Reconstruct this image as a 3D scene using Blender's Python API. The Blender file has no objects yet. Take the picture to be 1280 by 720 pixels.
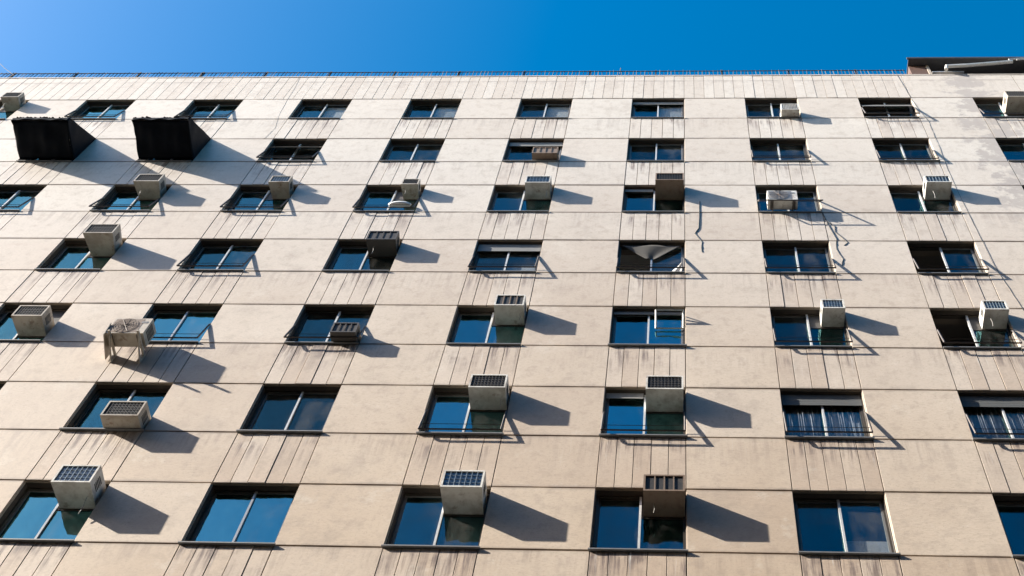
import bpy, math, random
from mathutils import Vector, Matrix

random.seed(7)
S = bpy.context.scene
COL = S.collection

# ------------------------------------------------------------------ camera
Z0 = 15.6                      # sill height of the lowest window row in view
cam_d = bpy.data.cameras.new("camera")
cam = bpy.data.objects.new("camera", cam_d)
COL.objects.link(cam)
cam.location = (1.2584, -12.2977, Z0 - 13.986)
cam.rotation_mode = 'XYZ'
cam.rotation_euler = (2.62660788, -0.0484755, 0.0214534)
cam_d.sensor_fit = 'HORIZONTAL'
cam_d.sensor_width = 36.0
cam_d.lens = 36.0 * 1568.95 / 1280.0
cam_d.shift_x = -124.6 / 1280.0
cam_d.clip_start = 0.1
cam_d.clip_end = 5000.0
S.camera = cam

# ------------------------------------------------------------------ sky, sun, exposure
SUN = Vector((-3.53, -1.0, 2.06)).normalized()       # towards the sun
elev = math.asin(SUN.z)
azim = math.atan2(SUN.y, SUN.x)
world = bpy.data.worlds.new("World")
S.world = world
world.use_nodes = True
wn = world.node_tree.nodes
wl = world.node_tree.links
wn.clear()
sky = wn.new('ShaderNodeTexSky')
sky.sky_type = 'NISHITA'
sky.sun_disc = False
sky.sun_elevation = elev
sky.sun_rotation = math.pi / 2 - azim
sky.altitude = 0
sky.air_density = 1.0
sky.dust_density = 2.4
sky.ozone_density = 3.0
hsv = wn.new('ShaderNodeHueSaturation')
hsv.inputs['Hue'].default_value = 0.49
hsv.inputs['Saturation'].default_value = 1.55
bg = wn.new('ShaderNodeBackground')
bg.inputs['Strength'].default_value = 0.083
wo = wn.new('ShaderNodeOutputWorld')
wl.new(sky.outputs[0], hsv.inputs['Color'])
wl.new(hsv.outputs[0], bg.inputs['Color'])
wl.new(bg.outputs[0], wo.inputs['Surface'])

sun_d = bpy.data.lights.new("sun", 'SUN')
sun_d.energy = 5.0
sun_d.angle = math.radians(0.5)
sun_d.color = (1.0, 0.938, 0.84)
sun = bpy.data.objects.new("sun", sun_d)
COL.objects.link(sun)
sun.rotation_euler = SUN.to_track_quat('Z', 'Y').to_euler()

S.view_settings.view_transform = 'Standard'
S.view_settings.look = 'None'
S.view_settings.gamma = 1.0
S.view_settings.exposure = 1.8
S.render.engine = 'CYCLES'
S.cycles.max_bounces = 8
S.cycles.transparent_max_bounces = 12

# ------------------------------------------------------------------ facade measures (metres)
P, W, HW, FH = 3.039, 1.40, 1.445, 2.8
PW = P - W                                # pier width
ROOF = Z0 + 20.04
C0, C1 = -7, 4                            # window columns built
XL, XR = C0 * P - PW, C1 * P + W + PW
REC = 0.14                                # window recess
def rz(r): return Z0 + r * FH             # sill height of row r
def cx(c): return c * P                   # left edge of column c

# ------------------------------------------------------------------ helpers
class MB:
    def __init__(s): s.v, s.f = [], []
    def add(s, verts, faces):
        o = len(s.v); s.v += [tuple(v) for v in verts]; s.f += [tuple(i + o for i in f) for f in faces]
    def box(s, x0, x1, y0, y1, z0, z1):
        s.add([(x0,y0,z0),(x1,y0,z0),(x1,y1,z0),(x0,y1,z0),(x0,y0,z1),(x1,y0,z1),(x1,y1,z1),(x0,y1,z1)],
              [(0,3,2,1),(4,5,6,7),(0,1,5,4),(1,2,6,5),(2,3,7,6),(3,0,4,7)])
    def slab(s, w, h, t, b=0.0015):        # facade piece, front at y=0, chamfered front edges
        s.add([(b,0,b),(w-b,0,b),(w-b,0,h-b),(b,0,h-b),(0,b,0),(w,b,0),(w,b,h),(0,b,h),(0,t,0),(w,t,0),(w,t,h),(0,t,h)],
              [(0,1,2,3),(4,5,1,0),(5,6,2,1),(6,7,3,2),(7,4,0,3),(8,9,5,4),(9,10,6,5),(10,11,7,6),(11,8,4,7),(11,10,9,8)])
    def tube(s, pts, r, n=6):
        pts = [Vector(p) for p in pts]; k0 = len(s.v); up = Vector((0,0,1))
        for i, p in enumerate(pts):
            d = (pts[min(i+1,len(pts)-1)] - pts[max(i-1,0)]).normalized()
            a = d.cross(up)
            if a.length < 1e-3: a = d.cross(Vector((0,1,0)))
            a.normalize(); b = d.cross(a)
            for j in range(n):
                t = 2*math.pi*j/n; s.v.append(tuple(p + a*(r*math.cos(t)) + b*(r*math.sin(t))))
        for i in range(len(pts)-1):
            for j in range(n):
                s.f.append((k0+i*n+j, k0+i*n+(j+1)%n, k0+(i+1)*n+(j+1)%n, k0+(i+1)*n+j))
        s.f.append(tuple(k0+j for j in range(n))); s.f.append(tuple(k0+(len(pts)-1)*n+j for j in reversed(range(n))))
    def mesh(s, name, mat):
        m = bpy.data.meshes.new(name); m.from_pydata(s.v, [], s.f); m.update()
        if mat: m.materials.append(mat)
        return m

def link(name, mesh, parent=None, loc=(0,0,0)):
    o = bpy.data.objects.new(name, mesh); COL.objects.link(o)
    o.location = loc
    if parent: o.parent = parent
    return o
def build(name, mb, mat, parent=None, loc=(0,0,0)): return link(name, mb.mesh(name, mat), parent, loc)
def tag(o, label, cat, group=None):
    o['label'] = label; o['category'] = cat
    if group: o['group'] = group
    return o
def thing(name, loc, label, cat, group=None):
    return tag(link(name, None, None, loc), label, cat, group)
def structure(o): o['kind'] = 'structure'; return o

# ------------------------------------------------------------------ materials
def newmat(name):
    m = bpy.data.materials.new(name); m.use_nodes = True
    nt = m.node_tree; b = nt.nodes['Principled BSDF']
    return m, nt, b
def N(nt, t, **k):
    n = nt.nodes.new(t)
    for a, v in k.items(): setattr(n, a, v)
    return n
def mathn(nt, op, a, b=None, c=None, clamp=False):
    n = nt.nodes.new('ShaderNodeMath'); n.operation = op; n.use_clamp = clamp
    for i, x in enumerate((a, b, c)):
        if x is None: continue
        if isinstance(x, (int, float)): n.inputs[i].default_value = x
        else: nt.links.new(x, n.inputs[i])
    return n.outputs[0]
def mixc(nt, fac, a, b):
    n = nt.nodes.new('ShaderNodeMix'); n.data_type = 'RGBA'
    for i, x in ((0, fac), (6, a), (7, b)):
        if isinstance(x, (int, float)): n.inputs[i].default_value = x
        elif isinstance(x, tuple): n.inputs[i].default_value = (*x, 1)
        else: nt.links.new(x, n.inputs[i])
    return n.outputs[2]
def smooth(nt, x, lo, hi):
    n = nt.nodes.new('ShaderNodeMapRange'); n.interpolation_type = 'SMOOTHSTEP'
    nt.links.new(x, n.inputs[0]); n.inputs[1].default_value = lo; n.inputs[2].default_value = hi
    return n.outputs[0]
def noise(nt, vec, scale, detail=4, rough=0.55, sc=(1,1,1)):
    mp = N(nt, 'ShaderNodeMapping'); mp.inputs['Scale'].default_value = sc
    nt.links.new(vec, mp.inputs[0])
    n = N(nt, 'ShaderNodeTexNoise'); n.inputs['Scale'].default_value = scale
    n.inputs['Detail'].default_value = detail; n.inputs['Roughness'].default_value = rough
    nt.links.new(mp.outputs[0], n.inputs['Vector'])
    return n.outputs[0]

def wall_material(name, c_lo, c_hi, streak, vary):
    m, nt, b = newmat(name)
    geo = N(nt, 'ShaderNodeNewGeometry'); pos = geo.outputs['Position']
    sep = N(nt, 'ShaderNodeSeparateXYZ'); nt.links.new(pos, sep.inputs[0])
    X, Z = sep.outputs[0], sep.outputs[2]
    info = N(nt, 'ShaderNodeObjectInfo')
    big = noise(nt, pos, 0.45, 3)
    mid = noise(nt, pos, 4.0, 5, 0.65)
    col = mixc(nt, smooth(nt, big, 0.3, 0.7), c_lo, c_hi)
    # grazing-view brightening of the upper storeys, painted into the colour by height
    grazing_lift = smooth(nt, mathn(nt, 'ADD', Z, mathn(nt, 'MULTIPLY', big, 4.0)), Z0 - 2.0, Z0 + 19.0)
    col = mixc(nt, mathn(nt, 'MULTIPLY', grazing_lift, 0.75), col, (0.475, 0.447, 0.405))
    # mottling and per-piece tint
    col = mixc(nt, mathn(nt, 'MULTIPLY', smooth(nt, mid, 0.48, 0.68), 0.42), col, (0.26, 0.205, 0.155))
    col = mixc(nt, mathn(nt, 'MULTIPLY', info.outputs['Random'], vary), col, (0.31, 0.225, 0.16))
    pale = mathn(nt, 'GREATER_THAN', mathn(nt, 'FRACT', mathn(nt, 'MULTIPLY', info.outputs['Random'], 7.31)), 0.72)
    col = mixc(nt, mathn(nt, 'MULTIPLY', pale, vary * 0.5), col, (0.54, 0.49, 0.43))
    blot = noise(nt, pos, 1.1, 7, 0.72)
    col = mixc(nt, mathn(nt, 'MULTIPLY', smooth(nt, blot, 0.52, 0.66), 0.30), col, (0.25, 0.20, 0.155))
    col = mixc(nt, mathn(nt, 'MULTIPLY', smooth(nt, blot, 0.44, 0.34), 0.30), col, (0.55, 0.50, 0.43))
    # small chips and specks
    speck = noise(nt, pos, 38.0, 2, 0.5)
    col = mixc(nt, mathn(nt, 'MULTIPLY', smooth(nt, speck, 0.64, 0.74), 0.6), col, (0.15, 0.13, 0.11))
    fine = noise(nt, pos, 17.0, 4, 0.7, (1.0, 1.0, 1.8))
    col = mixc(nt, mathn(nt, 'MULTIPLY', smooth(nt, fine, 0.45, 0.75), 0.40), col, (0.22, 0.175, 0.135))
    # run-off stains that start under each sill and thin out downwards
    t = mathn(nt, 'FRACT', mathn(nt, 'DIVIDE', mathn(nt, 'SUBTRACT', Z, Z0 - 20*FH), FH))
    run = smooth(nt, t, 0.60, 1.0)
    st = noise(nt, pos, 1.0, 6, 0.7, (9.0, 1.0, 0.55))
    brk = noise(nt, pos, 1.3, 3)
    sf = mathn(nt, 'MULTIPLY', smooth(nt, st, 0.44, 0.62), mathn(nt, 'MULTIPLY', run, smooth(nt, brk, 0.36, 0.56)))
    col = mixc(nt, mathn(nt, 'MULTIPLY', sf, streak, None, True), col, (0.13, 0.09, 0.07))
    # grime gathered along the level joints
    def near(c, w): return smooth(nt, mathn(nt, 'ABSOLUTE', mathn(nt, 'SUBTRACT', t, c)), w, 0.004)
    gj = mathn(nt, 'MAXIMUM', near(HW / FH, 0.030), mathn(nt, 'MAXIMUM', near(0.0, 0.022), near(1.0, 0.030)))
    col = mixc(nt, mathn(nt, 'MULTIPLY', gj, mathn(nt, 'MULTIPLY', smooth(nt, brk, 0.30, 0.62), 0.55)), col, (0.14, 0.105, 0.08))
    # pale lime runs
    st2 = noise(nt, pos, 1.0, 5, 0.6, (14.0, 1.0, 0.8))
    wf = mathn(nt, 'MULTIPLY', smooth(nt, st2, 0.60, 0.74), run)
    col = mixc(nt, mathn(nt, 'MULTIPLY', wf, streak * 0.7), col, (0.55, 0.53, 0.49))
    # bare, peeled render high up beside the rooftop shed
    band = mathn(nt, 'ABSOLUTE', mathn(nt, 'SUBTRACT', X, 9.15))
    bz = smooth(nt, Z, Z0 + 8.5, Z0 + 13.0)
    pn = noise(nt, pos, 1.7, 6, 0.7)
    pm = mathn(nt, 'MULTIPLY', smooth(nt, mathn(nt, 'ADD', mathn(nt, 'MULTIPLY', band, -0.22), pn), 0.36, 0.46), bz)
    pm = mathn(nt, 'MULTIPLY', pm, smooth(nt, band, 1.3, 0.7))
    col = mixc(nt, mathn(nt, 'MULTIPLY', pm, 0.8), col, (0.24, 0.205, 0.18))
    nt.links.new(col, b.inputs['Base Color'])
    b.inputs['Roughness'].default_value = 0.52
    b.inputs['Sheen Weight'].default_value = 0.15
    b.inputs['Sheen Roughness'].default_value = 0.5
    b.inputs['Specular IOR Level'].default_value = 0.5
    # trowelled relief
    w1 = noise(nt, pos, 7.0, 6, 0.6, (1.0, 1.0, 2.2))
    w2 = noise(nt, pos, 60.0, 3, 0.6)
    hgt = mathn(nt, 'ADD', w1, mathn(nt, 'MULTIPLY', w2, 0.12))
    bp = N(nt, 'ShaderNodeBump'); bp.inputs['Strength'].default_value = 0.5; bp.inputs['Distance'].default_value = 0.007
    nt.links.new(hgt, bp.inputs['Height']); nt.links.new(bp.outputs[0], b.inputs['Normal'])
    return m

def plain(name, col, rough=0.5, metal=0.0, var=0.25, scale=9.0, dirt=(0.1, 0.08, 0.06), dirt_amt=0.3, rust=0.0):
    m, nt, b = newmat(name)
    tc = N(nt, 'ShaderNodeTexCoord'); v = tc.outputs['Object']
    n1 = noise(nt, v, scale, 5, 0.65)
    c = mixc(nt, mathn(nt, 'MULTIPLY', smooth(nt, n1, 0.45, 0.75), dirt_amt), col, dirt)
    info = N(nt, 'ShaderNodeObjectInfo')
    c = mixc(nt, mathn(nt, 'MULTIPLY', info.outputs['Random'], var), c, tuple(x * 0.7 for x in col))
    if rust:
        pos = N(nt, 'ShaderNodeNewGeometry').outputs['Position']
        rn = noise(nt, pos, 5.0, 6, 0.7, (1.0, 1.0, 0.5))
        c = mixc(nt, mathn(nt, 'MULTIPLY', smooth(nt, rn, 0.56, 0.66), rust), c, (0.13, 0.065, 0.03))
        gn = noise(nt, pos, 2.3, 4, 0.6)
        c = mixc(nt, mathn(nt, 'MULTIPLY', smooth(nt, gn, 0.45, 0.65), rust * 0.8), c, (0.20, 0.165, 0.125))
    nt.links.new(c, b.inputs['Base Color'])
    b.inputs['Metallic'].default_value = metal
    r = N(nt, 'ShaderNodeMapRange'); nt.links.new(n1, r.inputs[0])
    r.inputs[3].default_value = max(0.02, rough - 0.1); r.inputs[4].default_value = min(1, rough + 0.15)
    nt.links.new(r.outputs[0], b.inputs['Roughness'])
    return m

def glass(name, lo, hi, tint):
    """coated window glass: reflection rises from lo (head-on) to hi (grazing); a dusty film dulls it in streaks"""
    m, nt, b = newmat(name); nt.nodes.remove(b)
    out = nt.nodes['Material Output']
    fr = N(nt, 'ShaderNodeFresnel'); fr.inputs['IOR'].default_value = 1.5
    k = N(nt, 'ShaderNodeMapRange'); nt.links.new(fr.outputs[0], k.inputs[0])
    k.inputs[1].default_value = 0.04; k.inputs[2].default_value = 0.5
    k.inputs[3].default_value = lo; k.inputs[4].default_value = hi
    info = N(nt, 'ShaderNodeObjectInfo')
    fac = mathn(nt, 'MULTIPLY', k.outputs[0], mathn(nt, 'ADD', 0.62, mathn(nt, 'MULTIPLY', info.outputs['Random'], 0.6)), None, True)
    tr = N(nt, 'ShaderNodeBsdfTransparent'); tr.inputs[0].default_value = (*tint, 1)
    gl = N(nt, 'ShaderNodeBsdfGlossy'); gl.inputs['Roughness'].default_value = 0.02
    gl.inputs[0].default_value = (0.32, 0.77, 0.78, 1)
    pos = N(nt, 'ShaderNodeNewGeometry').outputs['Position']
    wv = noise(nt, pos, 2.2, 2, 0.4)
    bp = N(nt, 'ShaderNodeBump'); bp.inputs['Strength'].default_value = 0.5; bp.inputs['Distance'].default_value = 0.02
    nt.links.new(wv, bp.inputs['Height']); nt.links.new(bp.outputs[0], gl.inputs['Normal'])
    mx = N(nt, 'ShaderNodeMixShader')
    nt.links.new(fac, mx.inputs[0]); nt.links.new(tr.outputs[0], mx.inputs[1]); nt.links.new(gl.outputs[0], mx.inputs[2])
    df = N(nt, 'ShaderNodeBsdfDiffuse'); df.inputs[0].default_value = (0.30, 0.28, 0.25, 1)
    dn = noise(nt, pos, 2.5, 5, 0.65, (1.0, 1.0, 0.5))
    m2 = N(nt, 'ShaderNodeMixShader')
    nt.links.new(mathn(nt, 'MULTIPLY', smooth(nt, dn, 0.40, 0.75), 0.10), m2.inputs[0])
    nt.links.new(mx.outputs[0], m2.inputs[1]); nt.links.new(df.outputs[0], m2.inputs[2])
    nt.links.new(m2.outputs[0], out.inputs['Surface'])
    return m

M = {}
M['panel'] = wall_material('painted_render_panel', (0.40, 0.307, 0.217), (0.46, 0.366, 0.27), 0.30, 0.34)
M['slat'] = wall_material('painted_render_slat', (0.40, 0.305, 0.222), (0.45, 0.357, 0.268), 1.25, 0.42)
M['core'] = plain('dirty_concrete', (0.20, 0.165, 0.13), 0.85, 0, 0.0, 1.5, (0.1, 0.085, 0.07), 0.5)
M['reveal'] = plain('painted_reveal', (0.36, 0.305, 0.25), 0.7, 0, 0.0, 3.0, (0.22, 0.18, 0.15), 0.4)
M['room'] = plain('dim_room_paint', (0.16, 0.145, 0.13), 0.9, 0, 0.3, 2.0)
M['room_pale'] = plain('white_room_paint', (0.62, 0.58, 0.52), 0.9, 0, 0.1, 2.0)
M['alu'] = plain('anodised_aluminium', (0.42, 0.42, 0.42), 0.38, 0.6, 0.2)
M['alu_light'] = plain('pale_aluminium', (0.55, 0.55, 0.54), 0.4, 0.2, 0.35)
M['alu_dull'] = plain('dull_aluminium', (0.17, 0.17, 0.17), 0.45, 0.3, 0.4)
M['bronze'] = plain('bronze_aluminium', (0.07, 0.06, 0.05), 0.4, 0.5, 0.2)
M['recess_shade'] = plain('dark_brown_recess_shade', (0.035, 0.026, 0.02), 0.7)  # dark colour standing in for shade inside the window recess
M['sill'] = plain('weathered_sill_metal', (0.20, 0.20, 0.20), 0.5, 0.4, 0.2)
M['iron'] = plain('dark_painted_iron', (0.055, 0.05, 0.048), 0.55, 0.3, 0.2, 14, (0.16, 0.07, 0.03), 0.35)
M['shutter'] = plain('grey_shutter_slat', (0.20, 0.20, 0.195), 0.6, 0, 0.3)
M['shutter_dark'] = plain('dark_grey_shutter', (0.085, 0.09, 0.092), 0.7, 0, 0.3)
M['filler'] = plain('dark_filler_board', (0.05, 0.045, 0.04), 0.6)
M['white_case'] = plain('white_enamel', (0.60, 0.59, 0.55), 0.42, 0, 0.2, 5, (0.17, 0.12, 0.08), 0.5, 0.5)
M['cream_case'] = plain('yellowed_enamel', (0.44, 0.395, 0.33), 0.45, 0, 0.25, 5, (0.12, 0.085, 0.06), 0.55, 0.65)
M['rust_case'] = plain('rusty_enamel', (0.17, 0.12, 0.085), 0.6, 0, 0.2, 6, (0.09, 0.05, 0.03), 0.7)
M['dark_case'] = plain('dark_enamel', (0.045, 0.04, 0.036), 0.5, 0, 0.2, 6)
M['tubing'] = plain('grey_hose', (0.30, 0.29, 0.27), 0.5)
M['coil'] = plain('aluminium_coil', (0.12, 0.14, 0.16), 0.3, 0.85, 0.5, 30, (0.02, 0.02, 0.02), 0.5)
M['coil_bar'] = plain('bluish_grille_wire', (0.30, 0.36, 0.40), 0.4, 0.5, 0.2)
M['coil_dark'] = plain('sooty_coil', (0.03, 0.028, 0.027), 0.6, 0.2, 0.3)
M['slot'] = plain('dark_louvre_slot', (0.02, 0.02, 0.02), 0.8)
M['fan'] = plain('brown_fan_grille', (0.16, 0.115, 0.085), 0.6, 0, 0.2)
M['tarp'] = plain('black_tarpaulin', (0.0025, 0.004, 0.007), 0.6, 0, 0.1, 6, (0.006, 0.010, 0.016), 0.5)
M['tarp'].node_tree.nodes['Principled BSDF'].inputs['Specular IOR Level'].default_value = 0.08
M['cable'] = plain('black_cable', (0.03, 0.03, 0.03), 0.6)
M['white_pipe'] = plain('white_plastic', (0.75, 0.75, 0.73), 0.4)
M['brown'] = plain('brown_brick_paint', (0.09, 0.045, 0.03), 0.7)
M['roofing'] = plain('dark_roof_sheet', (0.03, 0.03, 0.035), 0.5)
M['grey_ceiling_wedge'] = plain('grey_ceiling_wedge', (0.05, 0.047, 0.043), 0.9)
M['curtain'] = plain('pale_curtain_cloth', (0.42, 0.43, 0.46), 0.85, 0, 0.1)
M['blind'] = plain('pale_blind', (0.60, 0.58, 0.55), 0.8)
M['glass0'] = glass('clear_dark_glass', 0.02, 0.22, (0.80, 0.82, 0.84))
M['glass1'] = glass('tinted_glass', 0.09, 0.42, (0.62, 0.66, 0.70))
M['glass2'] = glass('mirror_film_glass', 0.36, 0.70, (0.45, 0.50, 0.55))
M['asphalt'] = plain('asphalt', (0.05, 0.05, 0.05), 0.85, 0, 0, 0.6)
M['paving'] = plain('concrete_paving', (0.22, 0.21, 0.19), 0.85, 0, 0, 0.8)
M['line'] = plain('road_paint', (0.7, 0.7, 0.66), 0.6, 0, 0, 3)

# ------------------------------------------------------------------ street
mb = MB(); mb.add([(-600,-600,0),(600,-600,0),(600,600,0),(-600,600,0)], [(0,1,2,3)])
structure(build('ground', mb, M['asphalt']))
mb = MB(); mb.box(-120, 120, -4.0, 0.6, 0.004, 0.14)
structure(build('pavement', mb, M['paving']))
mb = MB(); mb.box(-120, 120, -15.5, -11.4, 0.004, 0.14)
structure(build('pavement', mb, M['paving']))
for y in (-4.15, -11.4):
    mb = MB(); mb.box(-120, 120, y + 0.003, y + 0.147, 0.003, 0.146)
    structure(build('kerb', mb, M['core']))
mb = MB()
for k in range(-18, 18): mb.box(k*6, k*6 + 2.5, -7.76, -7.64, 0.003, 0.008)
structure(build('road_marking', mb, M['line']))

# unseen block added across the street, behind the viewpoint, to shut out low sky
opp = thing('added_sky_blocker', (0, -15.6, 0), 'unseen grey block added across the street to shut out low sky', 'building')
mb = MB(); mb.box(-70, 70, -14, -0.25, 0.15, 30.5); build('wall', mb, M['core'], opp)
mb = MB(); mb.box(-70.2, 70.2, -14.2, -0.05, 30.5, 31.0); build('cornice', mb, M['core'], opp)
for k in range(9):
    mb = MB(); mb.box(-70, 70, -0.25, -0.02, 2.6 + 3.1*k, 3.9 + 3.1*k); build('floor_band', mb, M['core'], opp)
    if k < 8:
        mb = MB(); mb.box(-69, 69, -0.25, -0.20, 4.0 + 3.1*k, 5.6 + 3.1*k); build('window_strip', mb, M['bronze'], opp)

# ------------------------------------------------------------------ the building
bld = thing('apartment_building', (0, 0, 0), 'tall cream rendered apartment block with rows of recessed sliding windows', 'building')

mb = MB()
YF, YB = 0.030, 0.36
bands = [(0.15, rz(0))]
for r in range(7):
    top = rz(r + 1) if r < 6 else ROOF - 0.05
    bands.append((rz(r) + HW, top))
for z0, z1 in bands: mb.box(XL + 0.01, XR - 0.01, YF, YB, z0, z1)
build('wall', mb, M['core'], bld)
# piers between the windows: their sides are the painted window reveals
pm = MB(); pm.box(0, PW, YF, YB, 0, HW)
pier_mesh = pm.mesh('pier', M['reveal'])
for r in range(7):
    for c in range(C0, C1 + 2): link('pier', pier_mesh, bld, (cx(c) - PW, 0, rz(r)))
sm = MB(); sm.box(0, W, 0.052, YB - 0.01, -0.004, 0.0)
mb = MB()
mb.box(XL + 0.01, XL + 0.3, YB, 12, 0.15, ROOF - 0.06); mb.box(XR - 0.3, XR - 0.01, YB, 12, 0.15, ROOF - 0.06)
mb.box(XL + 0.3, XR - 0.3, 11.7, 12, 0.15, ROOF - 0.06)
build('side_wall', mb, M['reveal'], bld)
mb = MB(); mb.box(XL + 0.3, XR - 0.3, YB, 11.7, ROOF - 0.75, ROOF - 0.5)
build('roof', mb, M['roofing'], bld)
mb = MB(); mb.box(XL, XR, -0.012, YB + 0.03, ROOF - 0.05, ROOF)
build('coping', mb, M['panel'], bld)

G = 0.010                                  # half joint, upright
GZ = 0.017                                 # half joint, level
def shared(w, h): m = MB(); m.slab(w, h, 0.05); return m
pier_panel = shared(PW - 2*G, HW - 2*GZ).mesh('panel', M['panel'])
span_panel = shared(PW - 2*G, FH - HW - 2*GZ).mesh('panel', M['panel'])
SW = W / 5
slat_mesh = shared(SW - 0.013, FH - HW - 2*GZ - 0.006).mesh('slat', M['slat'])
def jit(o, a=0.003):
    o.location.y += random.uniform(-a, a)
    o.rotation_euler.y = random.uniform(-0.0012, 0.0012)
    return o
for r in range(7):
    for c in range(C0, C1 + 2):
        jit(link('panel', pier_panel, bld, (cx(c) - PW + G, 0, rz(r) + GZ)))
for r in range(0, 7):
    for c in range(C0, C1 + 2):
        jit(link('panel', span_panel, bld, (cx(c) - PW + G, 0, rz(r) - (FH - HW) + GZ)))
# slats under the windows: those in view as single pieces, the rest joined
view_cols = {0: (-3, 2), 1: (-4, 2), 2: (-4, 2), 3: (-5, 3), 4: (-5, 3), 5: (-6, 3), 6: (-6, 3)}
rest = MB(); nsl = 0
for r in range(0, 7):
    for c in range(C0, C1 + 1):
        for k in range(5):
            x, z = cx(c) + k*SW + 0.0065, rz(r) - (FH - HW) + GZ
            if view_cols[r][0] <= c <= view_cols[r][1] and nsl < 298 and not (c in (-6, 3) and r > 3 and k > 2):
                jit(link('slat', slat_mesh, bld, (x, 0, z)), 0.004); nsl += 1
            else:
                q = shared(SW - 0.013, FH - HW - 2*GZ - 0.006)
                rest.add([(a + x, b, d + z) for a, b, d in q.v], q.f)
o = build('slat', rest, M['slat'], bld); o['kind'] = 'stuff'
# parapet: narrow slats up to the shed, wide plain slabs beyond
PZ = rz(6) + HW
PH = ROOF - 0.05 - PZ - 2*GZ
ps5 = shared(SW - 0.010, PH).mesh('parapet_slat', M['panel'])
ps6 = shared(PW/6 - 0.010, PH).mesh('parapet_slat', M['panel'])
for c in range(C0, 3):
    for k in range(6): jit(link('parapet_slat', ps6, bld, (cx(c) - PW + k*PW/6 + 0.005, 0, PZ + GZ)))
    for k in range(5): jit(link('parapet_slat', ps5, bld, (cx(c) + k*SW + 0.005, 0, PZ + GZ)))
wide = shared(P - 0.014, PH).mesh('parapet_slab', M['panel'])
x = cx(2) + W
while x < XR - 0.5:
    jit(link('parapet_slab', wide, bld, (x + 0.007, 0, PZ + GZ))); x += P
# plain render below the last slat row
mb = MB(); mb.slab(XR - XL, rz(0) - (FH - HW) - 0.16 - G, 0.05)
build('lower_wall', mb, M['panel'], bld, (XL, 0, 0.16))

# ------------------------------------------------------------------ air conditioner positions (row, column, x, width, z, height, reach, look, taper)
AC = [
 (6,-6, .86,.50, .98,.36,.27, 'cream','dark', .88),
 (6, 1, .88,.46, .02,.40,.23, 'white','case', 1),
 (6, 3, .70,.62, .62,.40,.34, 'cream', 'dark', 1),
 (5,-1, .73,.62, .06,.38,.20, 'rust', 'rustgrid', 1),
 (4,-4, .72,.61, .93,.40,.33, 'cream','dark', .82),
 (4,-3, .86,.48, .98,.34,.29, 'cream','blue', .86),
 (4,-2, .93,.40, .97,.30,.24, 'cream','dark', .90),
 (4,-1, .77,.58, .98,.37,.28, 'white','blue', 1),
 (4, 0, .73,.65, .97,.38,.35, 'rust', 'dark', 1),
 (4, 2, .78,.57, 1.0,.35,.29, 'white','blue', 1),
 (3,-4, .74,.65, .90,.42,.42, 'cream','dark', .80),
 (3,-2, .74,.64, .93,.39,.27, 'dark', 'darkgrid', .94),
 (2,-4, .70,.60, .43,.39,.31, 'cream','dark', .92),
 (2,-2, .88,.48, .03,.34,.24, 'dark', 'darkgrid', 1),
 (2,-1, .79,.57, .97,.40,.29, 'white','darkgrid', 1),
 (2, 1, .94,.43, .97,.33,.27, 'white','blue', 1),
 (2, 2, .91,.45, .94,.33,.28, 'white','blue', 1),
 (1,-3, .72,.65, .02,.42,.30, 'cream','dark', 1),
 (1,-1, .72,.64, .93,.40,.32, 'white','dark', 1),
 (1, 0, .72,.64, .93,.41,.32, 'white','dark', 1),
 (0,-3, .73,.62, .95,.43,.37, 'white','blue', .93),
 (0,-1, .71,.64, .95,.41,.38, 'white','blue', .96),
 (0, 0, .75,.63, .96,.39,.35, 'rust', 'darkgrid', 1),
]
high = {(a[0], a[1]): a for a in AC if a[4] > 0.3}

# ------------------------------------------------------------------ windows
# glass kind per window; 0 clear/dark, 1 tinted, 2 mirror film
GL = {}
for r, cols in {0: {-3:2,-2:2,-1:1,0:1,1:0,2:1}, 1: {-3:1,-2:0,-1:2,0:2,1:0,2:0}, 2: {-4:2,-3:2,-2:0,-1:2,0:2,1:0,2:0},
                3: {-5:2,-4:2,-3:1,-2:1,-1:0,0:0,1:0,2:0}, 4: {-5:2,-4:2,-3:1,-2:2,-1:1,0:1,1:1,2:0},
                5: {-3:0,-2:0,-1:0,0:0,1:0,2:0,3:1}, 6: {-6:2,-5:2,-4:2,-3:1,-2:1,-1:1,0:1,1:0,2:0,3:0}}.items():
    for c, g in cols.items(): GL[(r, c)] = g
GUIDE = {(1,0):.12,(1,-1):.10,(1,1):.13,(1,2):.13,(2,1):.12,(2,2):.12,(2,-2):.13,(2,-3):.10,(3,-1):.12,(3,0):.12,(3,1):.13,
         (3,2):.11,(3,-3):.11,(4,-5):.10,(4,-4):.12,(4,-3):.11,(4,-2):.11,(4,1):.30,(5,-3):.11,(5,1):.11,(5,2):.08,(6,2):.12,
         (6,3):.10,(6,-4):.08,(6,-5):.08}
SHUT = {(1,1):.31,(1,2):.31,(3,-1):.30,(5,-1):.22,(4,0):.12,(6,0):.16,(1,0):.16,(2,0):.10}
OPEN = {(2, 2), (3, 2), (6, 2), (3, 0)}              # the first pane slid aside
TILT = {(5,-3):.34,(6,2):.42}
BLIND = {(6,-3):1.3,(6,-2):1.3,(6,-1):1.3,(6,0):1.3,(3,-1):.62,(0,1):.5}

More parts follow.
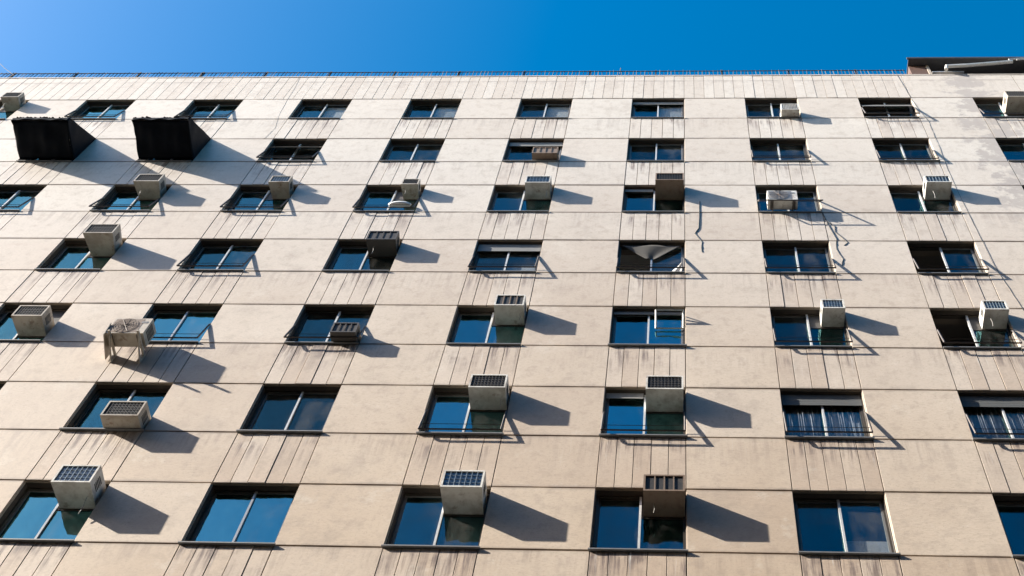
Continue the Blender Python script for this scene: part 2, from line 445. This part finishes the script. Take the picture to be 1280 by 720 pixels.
m = MB(); F = 0.045
m.box(0, W, REC, REC+.07, 0.013, F); m.box(0, W, REC, REC+.07, HW-F, HW)
m.box(0, F, REC+.001, REC+.069, F, HW-F); m.box(W-F, W, REC+.001, REC+.069, F, HW-F)
frame_mesh = m.mesh('window', M['bronze'])
m = MB(); m.box(0.004, W-.004, 0.052, REC-.002, HW-.012, HW-.003); head_mesh = m.mesh('head_shade_lining', M['recess_shade'])  # dark plate paints in the shade under the window head
m = MB(); m.box(0.003, 0.012, 0.055, REC-.001, 0.014, HW-.013); jl_mesh = m.mesh('jamb_shade_lining', M['recess_shade'])  # dark strips paint in the jamb shade, deeper on the left
m = MB(); m.box(W-.012, W-.003, 0.075, REC-.001, 0.014, HW-.013); jr_mesh = m.mesh('jamb_shade_lining', M['recess_shade'])
m = MB(); m.box(W/2-.018, W/2+.018, REC-.012, REC+.03, F, HW-F)
mull = {'l': m.mesh('mullion', M['alu_light']), 'd': m.mesh('mullion', M['alu'])}
m = MB(); m.box(-0.0, W, -.035, REC, -.010, .012); sill_mesh = m.mesh('sill', M['sill'])
m = MB(); m.box(-0.03, W+.03, -.045, REC-.002, -.014, .010); sill_big = m.mesh('sill', M['sill'])
m = MB()
m.add([(-.3,.22,-.6),(W+.3,.22,-.6),(W+.3,2.6,-.6),(-.3,2.6,-.6),(-.3,.22,HW+.12),(W+.3,.22,HW+.12),(W+.3,2.6,HW+.12),(-.3,2.6,HW+.12)],
      [(0,1,2,3),(4,7,6,5),(3,2,6,7),(0,3,7,4),(1,5,6,2)])
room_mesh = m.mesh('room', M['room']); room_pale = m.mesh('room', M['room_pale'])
def pane_mesh(x0, x1, z0, z1, y, mat): m = MB(); m.box(x0, x1, y, y+.005, z0, z1); return m.mesh('pane', mat)
def sash_mesh(x0, x1, z0, z1, y, mat):
    m = MB(); t = .032
    m.box(x0, x1, y-.010, y+.015, z0, z0+t); m.box(x0, x1, y-.010, y+.015, z1-t, z1)
    m.box(x0, x0+t, y-.009, y+.014, z0+t, z1-t); m.box(x1-t, x1, y-.009, y+.014, z0+t, z1-t)
    return m.mesh('sash', mat)
SASH = {k: (sash_mesh(F, W/2+.02, F, HW-F, REC+.045, M[k]), sash_mesh(W/2-.018, W-F, F, HW-F, REC+.02, M[k])) for k in ('alu_dull', 'bronze')}
PN = {}
for g in range(3):
    PN[g] = (pane_mesh(F, W/2+.02, F, HW-F, REC+.045, M['glass%d' % g]), pane_mesh(W/2-.02, W-F, F, HW-F, REC+.02, M['glass%d' % g]))

for r in range(7):
    for c in range(C0, C1 + 1):
        w = link('window', frame_mesh, bld, (cx(c), 0, rz(r)))
        g = GL.get((r, c), random.choice((0, 1, 2)))
        a = high.get((r, c))
        light = not ((r, c) in ((2,-3), (0,-2), (0,-3), (3,0)))
        link('mullion', mull['l' if light else 'd'], w)
        sk = 'alu_dull' if (r*3 + c*5) % 4 else 'bronze'
        gr = 0 if (r, c) in BLIND else g
        if (r, c) not in OPEN:
            p = link('pane', PN[g][0], w); p.rotation_euler.x = random.uniform(-.006, .006); p.rotation_euler.z = random.uniform(-.006, .006)
            link('sash', SASH[sk][0], w)
        if a:
            zt = a[4] - 0.02
            link('pane', pane_mesh(W/2-.02, W-F, F, zt - .03, REC+.02, M['glass%d' % g]), w)
            m = MB(); m.box(W/2+.027, W-F, REC+.01, REC+.04, zt-.03, zt+.01); build('transom', m, M['bronze'], w)
            m = MB(); m.box(W/2+.027, W-F, REC+.022, REC+.036, zt+.011, HW-F); build('filler_panel', m, M['filler'], w)
        else:
            p = link('pane', PN[gr][1], w); p.rotation_euler.x = random.uniform(-.006, .006); p.rotation_euler.z = random.uniform(-.006, .006)
            link('sash', SASH[sk][1], w)
        link('sill', sill_big if (r <= 1 or (r, c) in ((5, 2), (2, 0))) else sill_mesh, w)
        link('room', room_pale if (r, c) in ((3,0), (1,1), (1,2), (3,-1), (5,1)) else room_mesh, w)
        link('head_shade_lining', head_mesh, w); link('jamb_shade_lining', jl_mesh, w); link('jamb_shade_lining', jr_mesh, w)
        if (r, c) in SHUT:
            h = SHUT[(r, c)]; m = MB(); n = max(2, int(h / .045))
            for k in range(n): m.box(F*.5, (W/2-.03) if a else W-F*.5, REC-.045, REC-.034, HW-F-(k+1)*h/n+.004, HW-F-k*h/n)
            build('shutter', m, M['shutter_dark' if (r, c) in ((1,1), (1,2)) else 'shutter'], w)
        if (r, c) in BLIND:
            h = BLIND[(r, c)]; m = MB(); m.box(W*.52, W-F-.01, REC+.075, REC+.080, F, F+h); build('blind', m, M['blind'], w)
        if (r, c) in TILT:
            h = TILT[(r, c)]; m = MB(); n = 8
            for k in range(n):
                za, zb = 1.20 - k*h/n, 1.20 - (k+1)*h/n
                ya, yb = .11 - .13*k/n, .11 - .13*(k+1)/n
                m.add([(.05,ya,za),(W-.06,ya,za),(W-.06,yb,zb+.004),(.05,yb,zb+.004),(.05,ya+.012,za),(W-.06,ya+.012,za),(W-.06,yb+.012,zb+.004),(.05,yb+.012,zb+.004)],
                      [(0,1,2,3),(7,6,5,4),(0,4,5,1),(3,2,6,7),(1,5,6,2),(0,3,7,4)])
            build('shutter', m, M['shutter'], w)
        if (r, c) in GUIDE:
            d = GUIDE[(r, c)]; zh = .64 + random.uniform(-.06, .06); m = MB()
            for x in (.012, W-.012):
                m.tube([(x, .05, zh+.12), (x, -.004, zh), (x, -d, .012)], .019, 5)
            m.tube([(.012, -d, .012), (W-.012, -d, .012)], .016, 5)
            m.tube([(.012, -d*.55, .22), (W-.012, -d*.55, .22)], .006, 4)
            build('shutter_guide', m, M['iron'], w)
# the small sash pushed open
w = [o for o in bld.children if o.name.startswith('window') and abs(o.location.x - cx(0)) < .01 and abs(o.location.z - rz(2)) < .01][0]
m = MB(); d = .14
def bar(p0, p1): m.tube([p0, p1], .018, 4)
xa, xb, zt, zb = .82, W-.05, 1.16, .84
xa, xb, zt, zb = .84, W-.04, .83, 1.08
bar((xa,.12,zt),(xb,.12,zt)); bar((xa,-.14,zb),(xb,-.14,zb)); xa, xb, zt, zb = .84, W-.04, .83, 1.08
bar((xa,.12,zt),(xa,-.14,zb)); bar((xb,.12,zt),(xb,-.14,zb)); bar((xb,.13,zb+.02),(xb,-.14,zb))
sash = build('open_sash', m, M['alu_light'], w)

# ------------------------------------------------------------------ air conditioners
ORD = ['zeroth','first','second','third','fourth','fifth','sixth','seventh','eighth','ninth','tenth']
def colphrase(c): return 'window column under the rooftop shed' if c == 3 else '%s window column from rooftop shed' % ORD[3 - c]
LOOK = {'white': 'white', 'cream': 'yellowed', 'rust': 'rusty brown', 'dark': 'black'}
for (r, c, x, w, z, h, d, look, face, tp) in AC:
    case = M[look + '_case']
    lab = '%s air conditioner in the %s window row down, %s' % (LOOK[look], ORD[7 - r], colphrase(c))
    t = thing('air_conditioner', (cx(c) + x + w/2, 0, rz(r) + z), lab, 'air conditioner', 'window air conditioners on the facade')
    yb = REC + .02 if z > .3 else REC - .02
    hw_, bw = w/2, w/2*tp
    ba = .05 if tp < 1 else 0                 # where the taper starts behind the face
    e = .030
    m = MB(); Y = -d
    # casing: tapered shell with a front rim and open front
    ring = [(hw_, Y), (hw_, Y + .03), (bw, yb)]
    vs = []
    for (q, y) in ring: vs += [(-q, y, 0.0 if y < 0 else 0.0), (q, y, 0.0), (q, y, h), (-q, y, h)]
    fs = []
    for k in range(2):
        for j in range(4): a0, b0 = k*4 + j, k*4 + (j+1) % 4; fs.append((a0, a0+4, b0+4, b0))
    fs.append((8, 11, 10, 9))
    vs += [(-hw_+e, Y, e), (hw_-e, Y, e), (hw_-e, Y, h-e), (-hw_+e, Y, h-e), (-hw_+e, Y+.022, e), (hw_-e, Y+.022, e), (hw_-e, Y+.022, h-e), (-hw_+e, Y+.022, h-e)]
    for j in range(4):
        k = (j+1) % 4
        fs.append((j, k, 12+k, 12+j)); fs.append((12+j, 12+k, 16+k, 16+j))
    m.add(vs, fs)
    build('casing', m, case, t)
    m = MB(); m.box(-hw_+e-.002, hw_-e+.002, Y+.020, Y+.026, e-.002, h-e+.002)
    build('coil', m, M['coil' if face == 'blue' else ('case' in face and 'coil' or 'coil_dark')] if face != 'rustgrid' else M['fan'], t)
    m = MB(); nv, nh = (5, 3) if 'grid' in face else (9, 6)
    if 'grid' in face: nv, nh, bt = 4, 1, .009
    elif face == 'blue': nv, nh, bt = 7, 4, .0035
    else: nv, nh, bt = 10, 5, .004
    for k in range(1, nv): xx = -hw_+e + (w-2*e)*k/nv; m.box(xx-bt, xx+bt, Y+.004, Y+.012, e, h-e)
    for k in range(1, nh): zz = e + (h-2*e)*k/nh; m.box(-hw_+e, hw_-e, Y+.0125, Y+.018, zz-bt*.8, zz+bt*.8)
    if m.v: build('grille', m, {'dark': M['filler'], 'blue': M['coil_bar'], 'darkgrid': M['iron'] if look == 'dark' else M['rust_case']}.get(face, case), t)
    for s in (-1, 1):
        m = MB()
        for k in range(5):
            zz = h*.25 + k*h*.11
            ya, ybk = Y + .12*d/.35, min(-.03, Y + .28)
            fa = lambda y: hw_ + (bw - hw_) * max(0, (y - Y - .03) / (yb - Y - .03))
            m.add([(s*(fa(ya)-.006), ya, zz), (s*(fa(ya)+.003), ya, zz), (s*(fa(ybk)+.003), ybk, zz), (s*(fa(ybk)-.006), ybk, zz),
                   (s*(fa(ya)-.006), ya, zz+h*.06), (s*(fa(ya)+.003), ya, zz+h*.06), (s*(fa(ybk)+.003), ybk, zz+h*.06), (s*(fa(ybk)-.006), ybk, zz+h*.06)],
                  [(0,3,2,1),(4,5,6,7),(0,1,5,4),(1,2,6,5),(2,3,7,6),(3,0,4,7)])
        build('side_louvre', m, M['slot'], t)
    if z > .8 and (r + 2*c) % 3 != 1:
        ln = .18 + .3*((r*5 + c*3) % 7)/7; m = MB(); xx = hw_*(.72 if c % 2 else -.5)
        m.tube([(xx, -.10, .005), (xx, -.11, -.06), (xx+.015, -.09, -ln*.6), (xx+.005, -.07, -ln)], .006, 5); build('drain_tube', m, M['tubing'], t)

# ------------------------------------------------------------------ split condensers with a fan
def condenser(label, x0, w, z0, h, y0, dep, mats):
    t = thing('condenser_unit', (x0 + w/2, 0, z0), label, 'air conditioner', 'fan condenser units outside the windows')
    hw_ = w/2; m = MB(); m.box(-hw_, hw_, y0, y0+dep, 0, h)
    build('casing', m, mats[0], t)
    cxn, r0 = -w*.12, min(h*.46, w*.37); n = 28; m = MB()
    vs = [(cxn + r0*math.cos(2*math.pi*k/n), y0-.007, h/2 + r0*math.sin(2*math.pi*k/n)) for k in range(n)]
    vs += [(cxn + r0*math.cos(2*math.pi*k/n), y0+.01, h/2 + r0*math.sin(2*math.pi*k/n)) for k in range(n)]
    m.add(vs, [tuple(range(n))] + [(k, k+n, (k+1) % n + n, (k+1) % n) for k in range(n)])
    q = MB(); q.box(-hw_+.03, hw_-.19*w, y0-.003, y0+.01, h*.06, h*.94); build('coil_guard', q, mats[1], t)
    fan = build('fan_opening', m, mats[1], t)
    m = MB()
    for q in range(1, 6):
        rr = r0*q/5.2
        m.tube([(cxn + rr*math.cos(2*math.pi*k/20), y0-.014, h/2 + rr*math.sin(2*math.pi*k/20)) for k in range(21)], .002, 4)
    for k in range(6): a = math.pi*k/6; m.tube([(cxn-r0*math.cos(a), y0-.017, h/2-r0*math.sin(a)), (cxn+r0*math.cos(a), y0-.017, h/2+r0*math.sin(a))], .003, 4)
    build('fan_grille', m, M['fan'], fan)
    m = MB()
    for k in range(6): m.box(hw_-.002, hw_+.004, y0+.05, y0+dep-.04, h*.25+k*h*.1, h*.25+k*h*.1+h*.05)
    build('side_louvre', m, M['slot'], t)
    for xx in (-hw_*.75, hw_*.75):
        m = MB(); m.box(xx-.03, xx+.03, y0+.02, y0+dep-.02, -.045, 0); build('foot', m, M['iron'], t)
    m = MB(); m.box(hw_-.16, hw_-.05, y0-.006, y0, h*.68, h*.78); build('rating_plate', m, M['sill'], t)
    return t
t = condenser('grimy condenser unit on steel wall brackets beside a blue reflecting window', cx(-3) - .11, .70, rz(2) - .42, .52, -.46, .30, (M['cream_case'], M['fan']))
for xx in (-.24, .30):
    m = MB(); m.box(xx-.02, xx+.02, -.56, 0.0, -.085, -.047); m.box(xx-.02, xx+.02, -.03, -.001, -.30, -.086)
    m.add([(xx-.012,-.50,-.086),(xx+.012,-.50,-.086),(xx+.012,-.03,-.28),(xx-.012,-.03,-.28),(xx-.012,-.46,-.086),(xx+.012,-.46,-.086),(xx+.012,-.03,-.24),(xx-.012,-.03,-.24)],
          [(0,1,2,3),(7,6,5,4),(0,4,5,1),(3,2,6,7),(1,5,6,2),(0,3,7,4)])
    build('bracket', m, M['cream_case'], t)
# sheet-metal cheek on the outer bracket
m = MB(); m.add([(-.37,-.50,.30),(-.37,-.47,-.05),(-.37,-.02,-.22),(-.37,-.02,.0),(-.352,-.50,.30),(-.352,-.47,-.05),(-.352,-.02,-.22),(-.352,-.02,.0)],
                [(0,1,2,3),(7,6,5,4),(0,4,5,1),(1,5,6,2),(2,6,7,3),(3,7,4,0)])
build('cheek_plate', m, M['cream_case'], t)
t = condenser('small white fan condenser standing outside a window on an iron frame, cables below', cx(1) + .20, .66, rz(4) + .10, .47, -.27, .25, (M['white_case'], M['sill']))
for xx in (-.22, .22):
    m = MB(); m.tube([(xx, -.28, -.05), (xx, .13, -.05)], .014, 5); m.tube([(xx, -.24, -.05), (xx, .05, -.095)], .012, 5)
    build('bracket', m, M['iron'], t)

# ------------------------------------------------------------------ black tarpaulin canopies
def canopy(c, label, seed, dx):
    rnd = random.Random(seed)
    x0, x1 = cx(c) + dx[0], cx(c) + W + dx[1]
    t = thing('canopy', ((x0+x1)/2, 0, rz(5) + .1), label, 'canopy', 'black canopies over windows of the second row')
    h = (x1-x0)/2; zt, zf, D = 1.335, .28, 1.0
    def sheet(f, nu, nv, name, th=.008):
        m = MB(); vs = [f(i/nu, j/nv) for j in range(nv+1) for i in range(nu+1)]
        fs = [(j*(nu+1)+i, j*(nu+1)+i+1, (j+1)*(nu+1)+i+1, (j+1)*(nu+1)+i) for j in range(nv) for i in range(nu)]
        m.add(vs, fs); o = build(name, m, M['tarp'], t)
        for p in o.data.polygons: p.use_smooth = True
        md = o.modifiers.new('thickness', 'SOLIDIFY'); md.thickness = th
        return o
    ph = [rnd.uniform(0, 6.28) for _ in range(8)]
    def wr(u, v): return .012*math.sin(9*u+ph[0]+3*v) + .010*math.sin(17*u+ph[1]-5*v) + .012*math.sin(11*v+ph[2]+4*u)
    rag = [rnd.uniform(-.02, .04) for _ in range(40)]
    def roof(u, v):
        sag = -.05*math.sin(math.pi*u)*math.sin(math.pi*v)
        y = -D*v - (rag[int(u*39)] if v > .99 else 0)
        return (-h + 2*h*u, min(y, -.004), zt + (zf - zt)*v + sag + wr(u, v))
    sheet(roof, 40, 16, 'roof_cloth')
    def right(u, v):     # u from the wall to the front edge, v downwards
        top = zt + .03 + (zf - zt)*u; bot = -.02 + .20*u**1.4
        return (h - .002 + .006*math.sin(14*u+ph[3]+4*v)*math.sin(math.pi*v), -.006 - (D-.006)*u, top + (bot - top)*v - .02)
    sheet(right, 20, 10, 'side_cloth')
    def left(u, v):
        top = zt + .05 + (zf - zt)*u; bot = min(top - .02, .25 - .07*u + .02*math.sin(13*u+ph[4]))
        return (-h + .004 + .006*math.sin(12*u+ph[5]+3*v)*math.sin(math.pi*v), -.006 - (D-.006)*u, top + (bot - top)*v - .02)
    sheet(left, 20, 10, 'side_cloth')
    def front(u, v):
        return (-h + 2*h*u, -D - .004 + .012*math.sin(21*u+ph[6])*v, zf + wr(u, 1) - v*(.12 + .02*math.sin(15*u+ph[7])) )
    sheet(front, 40, 4, 'valance')
    def back(u, v):      # cloth drawn from the sill out to the front edge, sagging in folds
        fold = .030*math.sin(13*u+ph[2]+2*v) + .018*math.sin(27*u+ph[4]-3*v) + .02*math.sin(8*v+ph[1]+5*u)
        return (-h*.97 + 1.94*h*u, -.02 - (D-.05)*v, .03 + (zf-.13)*v + (-.05 + fold)*math.sin(math.pi*v))
    sheet(back, 48, 16, 'under_cloth')
    m = MB()
    for s in (-1, 1):
        m.tube([(s*(h-.02), 0, zt-.05), (s*(h-.02), -D+.03, zf-.06)], .014, 6); m.tube([(s*(h-.02), 0, .12), (s*(h-.02), -D+.03, zf-.07)], .014, 6)
    m.tube([(-h+.02, -D+.03, zf-.06), (h-.02, -D+.03, zf-.06)], .014, 6)
    build('frame', m, M['iron'], t)
canopy(-5, 'black tarpaulin canopy over a second-row window, eighth column from the rooftop shed', 3, (0, .03))
canopy(-4, 'black tarpaulin canopy over a second-row window, seventh column from the rooftop shed', 11, (0, .02))

# ------------------------------------------------------------------ curtains behind glass
def curtain(r, c, x0, x1, label):
    t = MB(); n = 48; zt, zb = 1.40, .05; vs = []
    for k in range(n+1):
        x = x0 + (x1-x0)*k/n; y = .25 + .012*math.sin(k*.95) + .006*math.sin(k*2.3)
        vs += [(x, y, zb), (x*.98 + .02*(x0+x1)/2, y, zt)]
    t.add(vs, [(2*k, 2*k+2, 2*k+3, 2*k+1) for k in range(n)])
    o = build('curtain', t, M['curtain'], None, (cx(c), 0, rz(r)))
    for p in o.data.polygons: p.use_smooth = True
    md = o.modifiers.new('thickness', 'SOLIDIFY'); md.thickness = .004
    tag(o, label, 'curtain', 'pale curtains behind window glass')
curtain(1, 1, .06, .66, 'pleated pale curtain behind half a window, sixth window row, second column from rooftop shed')
curtain(1, 1, .74, 1.34, 'pleated pale curtain behind half a window, sixth window row, second column from rooftop shed')
curtain(1, 2, .06, .66, 'pleated pale curtain behind half a window, sixth window row, first column from rooftop shed')
curtain(1, 2, .74, 1.34, 'pleated pale curtain behind half a window, sixth window row, first column from rooftop shed')

# wedge added for a fourth-row room ceiling, and white cloth gathered in the corner
def cloth(name, quad, label, mat, loc, fold):
    m = MB(); nu, nv = 20, 10; vs = []
    for j in range(nv+1):
        for i in range(nu+1):
            u, v = i/nu, j/nv
            xl, xr = quad[0][0]*(1-v)+quad[3][0]*v, quad[1][0]*(1-v)+quad[2][0]*v
            zl, zr = quad[0][1]*(1-v)+quad[3][1]*v, quad[1][1]*(1-v)+quad[2][1]*v
            vs.append((xl+(xr-xl)*u, fold*math.sin(9*u+3*v) + .05*v, zl+(zr-zl)*u))
    m.add(vs, [(j*(nu+1)+i, j*(nu+1)+i+1, (j+1)*(nu+1)+i+1, (j+1)*(nu+1)+i) for j in range(nv) for i in range(nu)])
    o = build(name, m, mat, None, loc)
    for p in o.data.polygons: p.use_smooth = True
    md = o.modifiers.new('thickness', 'SOLIDIFY'); md.thickness = .004
    return tag(o, label, 'curtain')
cloth('curtain', [(.07,1.34),(1.33,1.34),(.80,.80),(.62,.80)], 'grey wedge added for the room ceiling in a fourth-row window, third column from shed', M['grey_ceiling_wedge'], (cx(0), .075, rz(3)), .012)
cloth('curtain', [(1.32,.62),(1.335,.62),(1.335,.05),(.98,.05)], 'white cloth gathered in the corner of a fourth-row window, third column from shed', M['blind'], (cx(0), .095, rz(3)), .01)
m = MB(); n = 20
for q, (rr, zz) in enumerate(((.0,.0),(.24,.01),(.27,.05),(.22,.10),(.12,.125),(.0,.13))):
    for k in range(n): m.v.append((rr*math.cos(2*math.pi*k/n), rr*.30*math.sin(2*math.pi*k/n), zz))
for q in range(5):
    for k in range(n): m.f.append((q*n+k, q*n+(k+1) % n, (q+1)*n+(k+1) % n, (q+1)*n+k))
o = build('plastic_tub', m, M['white_pipe'], None, (cx(-2) + 1.02, -.045, rz(4) + .235))
for p in o.data.polygons: p.use_smooth = True
tag(o, 'white oval tub on the iron frame under the small fifth-column air conditioner', 'tub')

# ------------------------------------------------------------------ roof edge
rail = thing('roof_railing', (-6, 0.06, ROOF), 'thin dark picket railing running along the flat roof edge', 'railing')
RX0, RX1 = XL + .3 + 6, cx(2) + W + .2 + 6
m = MB(); m.box(RX0, RX1, -.012, .012, .515, .53); build('top_rail', m, M['iron'], rail)
m = MB(); m.box(RX0, RX1, -.010, .010, .03, .05); build('bottom_rail', m, M['iron'], rail)
m = MB(); x = RX0
while x < RX1:
    hh = .56 + random.uniform(-.02, .03); l = random.uniform(-.02, .02)
    m.tube([(x, 0, .0), (x + l, random.uniform(-.01, .01), hh)], .010, 4); x += .11
o = build('picket', m, M['iron'], rail); o['kind'] = 'stuff'
pm = MB(); pm.box(-.022, .022, -.022, .022, 0, .66); pmesh = pm.mesh('post', M['iron'])
x = RX0 + .4
while x < RX1: link('post', pmesh, rail, (x, .035, 0)); x += 1.9
pm = MB(); pm.tube([(0,0,0),(0.01,0,.98)], .015, 5); tag(build('antenna_mast', pm, M['iron'], None, (cx(0) - .45, .12, ROOF)), 'short thin antenna mast standing behind the roof railing', 'mast')

shed = thing('rooftop_shed', (9.9, .25, ROOF), 'dark flat-roofed shed with brown end pier standing on the roof edge', 'shed')
SX0 = cx(2) + W + .30 - 9.9
m = MB(); m.box(SX0 + .02, 5.2, -.42, 3.0, .78, .84); m.box(SX0 - .02, 5.24, -.46, -.42, .77, .87); build('roof', m, M['roofing'], shed)
m = MB(); m.box(SX0 + .04, SX0 + .50, -.22, 2.6, 0, .78); build('end_pier', m, M['brown'], shed)
m = MB(); m.box(SX0 + .52, SX0 + .60, -.24, -.14, 0, .78); build('post', m, M['reveal'], shed)
m = MB(); m.box(SX0 + .50, 5.0, .15, .22, 0, .78); build('back_wall', m, M['roofing'], shed)
m = MB(); m.box(SX0 + .62, SX0 + 1.5, -.26, -.20, .18, .24); build('shelf_board', m, M['alu'], shed)
m = MB(); m.tube([(SX0+.98, -.36, .12), (SX0+1.02, -.36, .36), (SX0+1.6, -.38, .38), (SX0+2.9, -.42, .56)], .055, 8)
tag(build('white_pipe', m, M['white_pipe'], None, (9.9, .25, ROOF)), 'thick white pipe leaning against the dark rooftop shed', 'pipe')
m = MB(); m.tube([(SX0+2.8, -.47, .60), (SX0+3.8, -.50, .76), (SX0+5.4, -.52, .90)], .03, 6); m.tube([(SX0+3.0, -.49, .52), (SX0+5.0, -.52, .74)], .02, 6)
tag(build('metal_tubing', m, M['alu_light'], None, (9.9, .25, ROOF)), 'pair of thin pale tubes lying along the rooftop shed roof', 'tubing')

# ------------------------------------------------------------------ cables
def cable(label, pts, r=.0035, y=-.004):
    m = MB(); q = []
    for i in range(len(pts)-1):
        (xa, za), (xb, zb) = pts[i], pts[i+1]; n = max(2, int(abs(za-zb)/.25))
        for k in range(n): u = k/n; q.append((xa+(xb-xa)*u + random.uniform(-.008, .008), y - random.uniform(0, .003), za+(zb-za)*u))
    q.append((pts[-1][0], y, pts[-1][1])); base = Vector((pts[-1][0], 0, pts[-1][1]))
    m.tube([Vector(p) - base for p in q], r, 5)
    return tag(build('cable', m, M['cable'], None, base), label, 'cable', 'black cables hanging on the facade')
cable('long black cable dropping from the rooftop shed past the first window column', [(7.38, Z0+20.0), (7.48, Z0+18.07), (7.66, Z0+16.5), (7.60, Z0+12.94), (7.66, Z0+8.84), (7.86, Z0+6.77), (7.95, Z0+4.0)])
cable('kinked black cable end below the rusty brown air conditioner in the third row', [(1.74, Z0+11.75), (1.70, Z0+10.4), (1.62, Z0+10.15), (1.76, Z0+9.75), (1.76, Z0+9.3)], .011)
cable('longer of two tangled black cables hanging under the small white fan condenser', [(4.42, Z0+11.35), (4.50, Z0+10.6), (4.62, Z0+9.9), (4.56, Z0+9.45), (4.66, Z0+9.0), (4.60, Z0+8.75)], .010)
cable('shorter of two tangled black cables hanging under the small white fan condenser', [(4.46, Z0+10.85), (4.64, Z0+10.5), (4.62, Z0+10.25), (4.84, Z0+9.75), (4.74, Z0+9.62)], .009)
cable('thin dark line added as a render crack from the railing down beside first-row window, sixth column from shed', [(-9.64, Z0+20.0), (-9.52, Z0+18.2), (-9.42, Z0+17.0), (-9.28, Z0+16.17), (-9.36, Z0+15.4)], .0022, -.002)  # thin tube added to draw a crack in the render
m = MB(); m.tube([(0,0,0), (-.6,-.02,.62), (-1.3,-.04,1.45), (-2.6,-.08,3.1)], .008, 5)
tag(build('guy_wire', m, M['cable'], None, (-18.3, .05, ROOF + .35)), 'thin wire rising from the roof railing against the sky', 'wire')
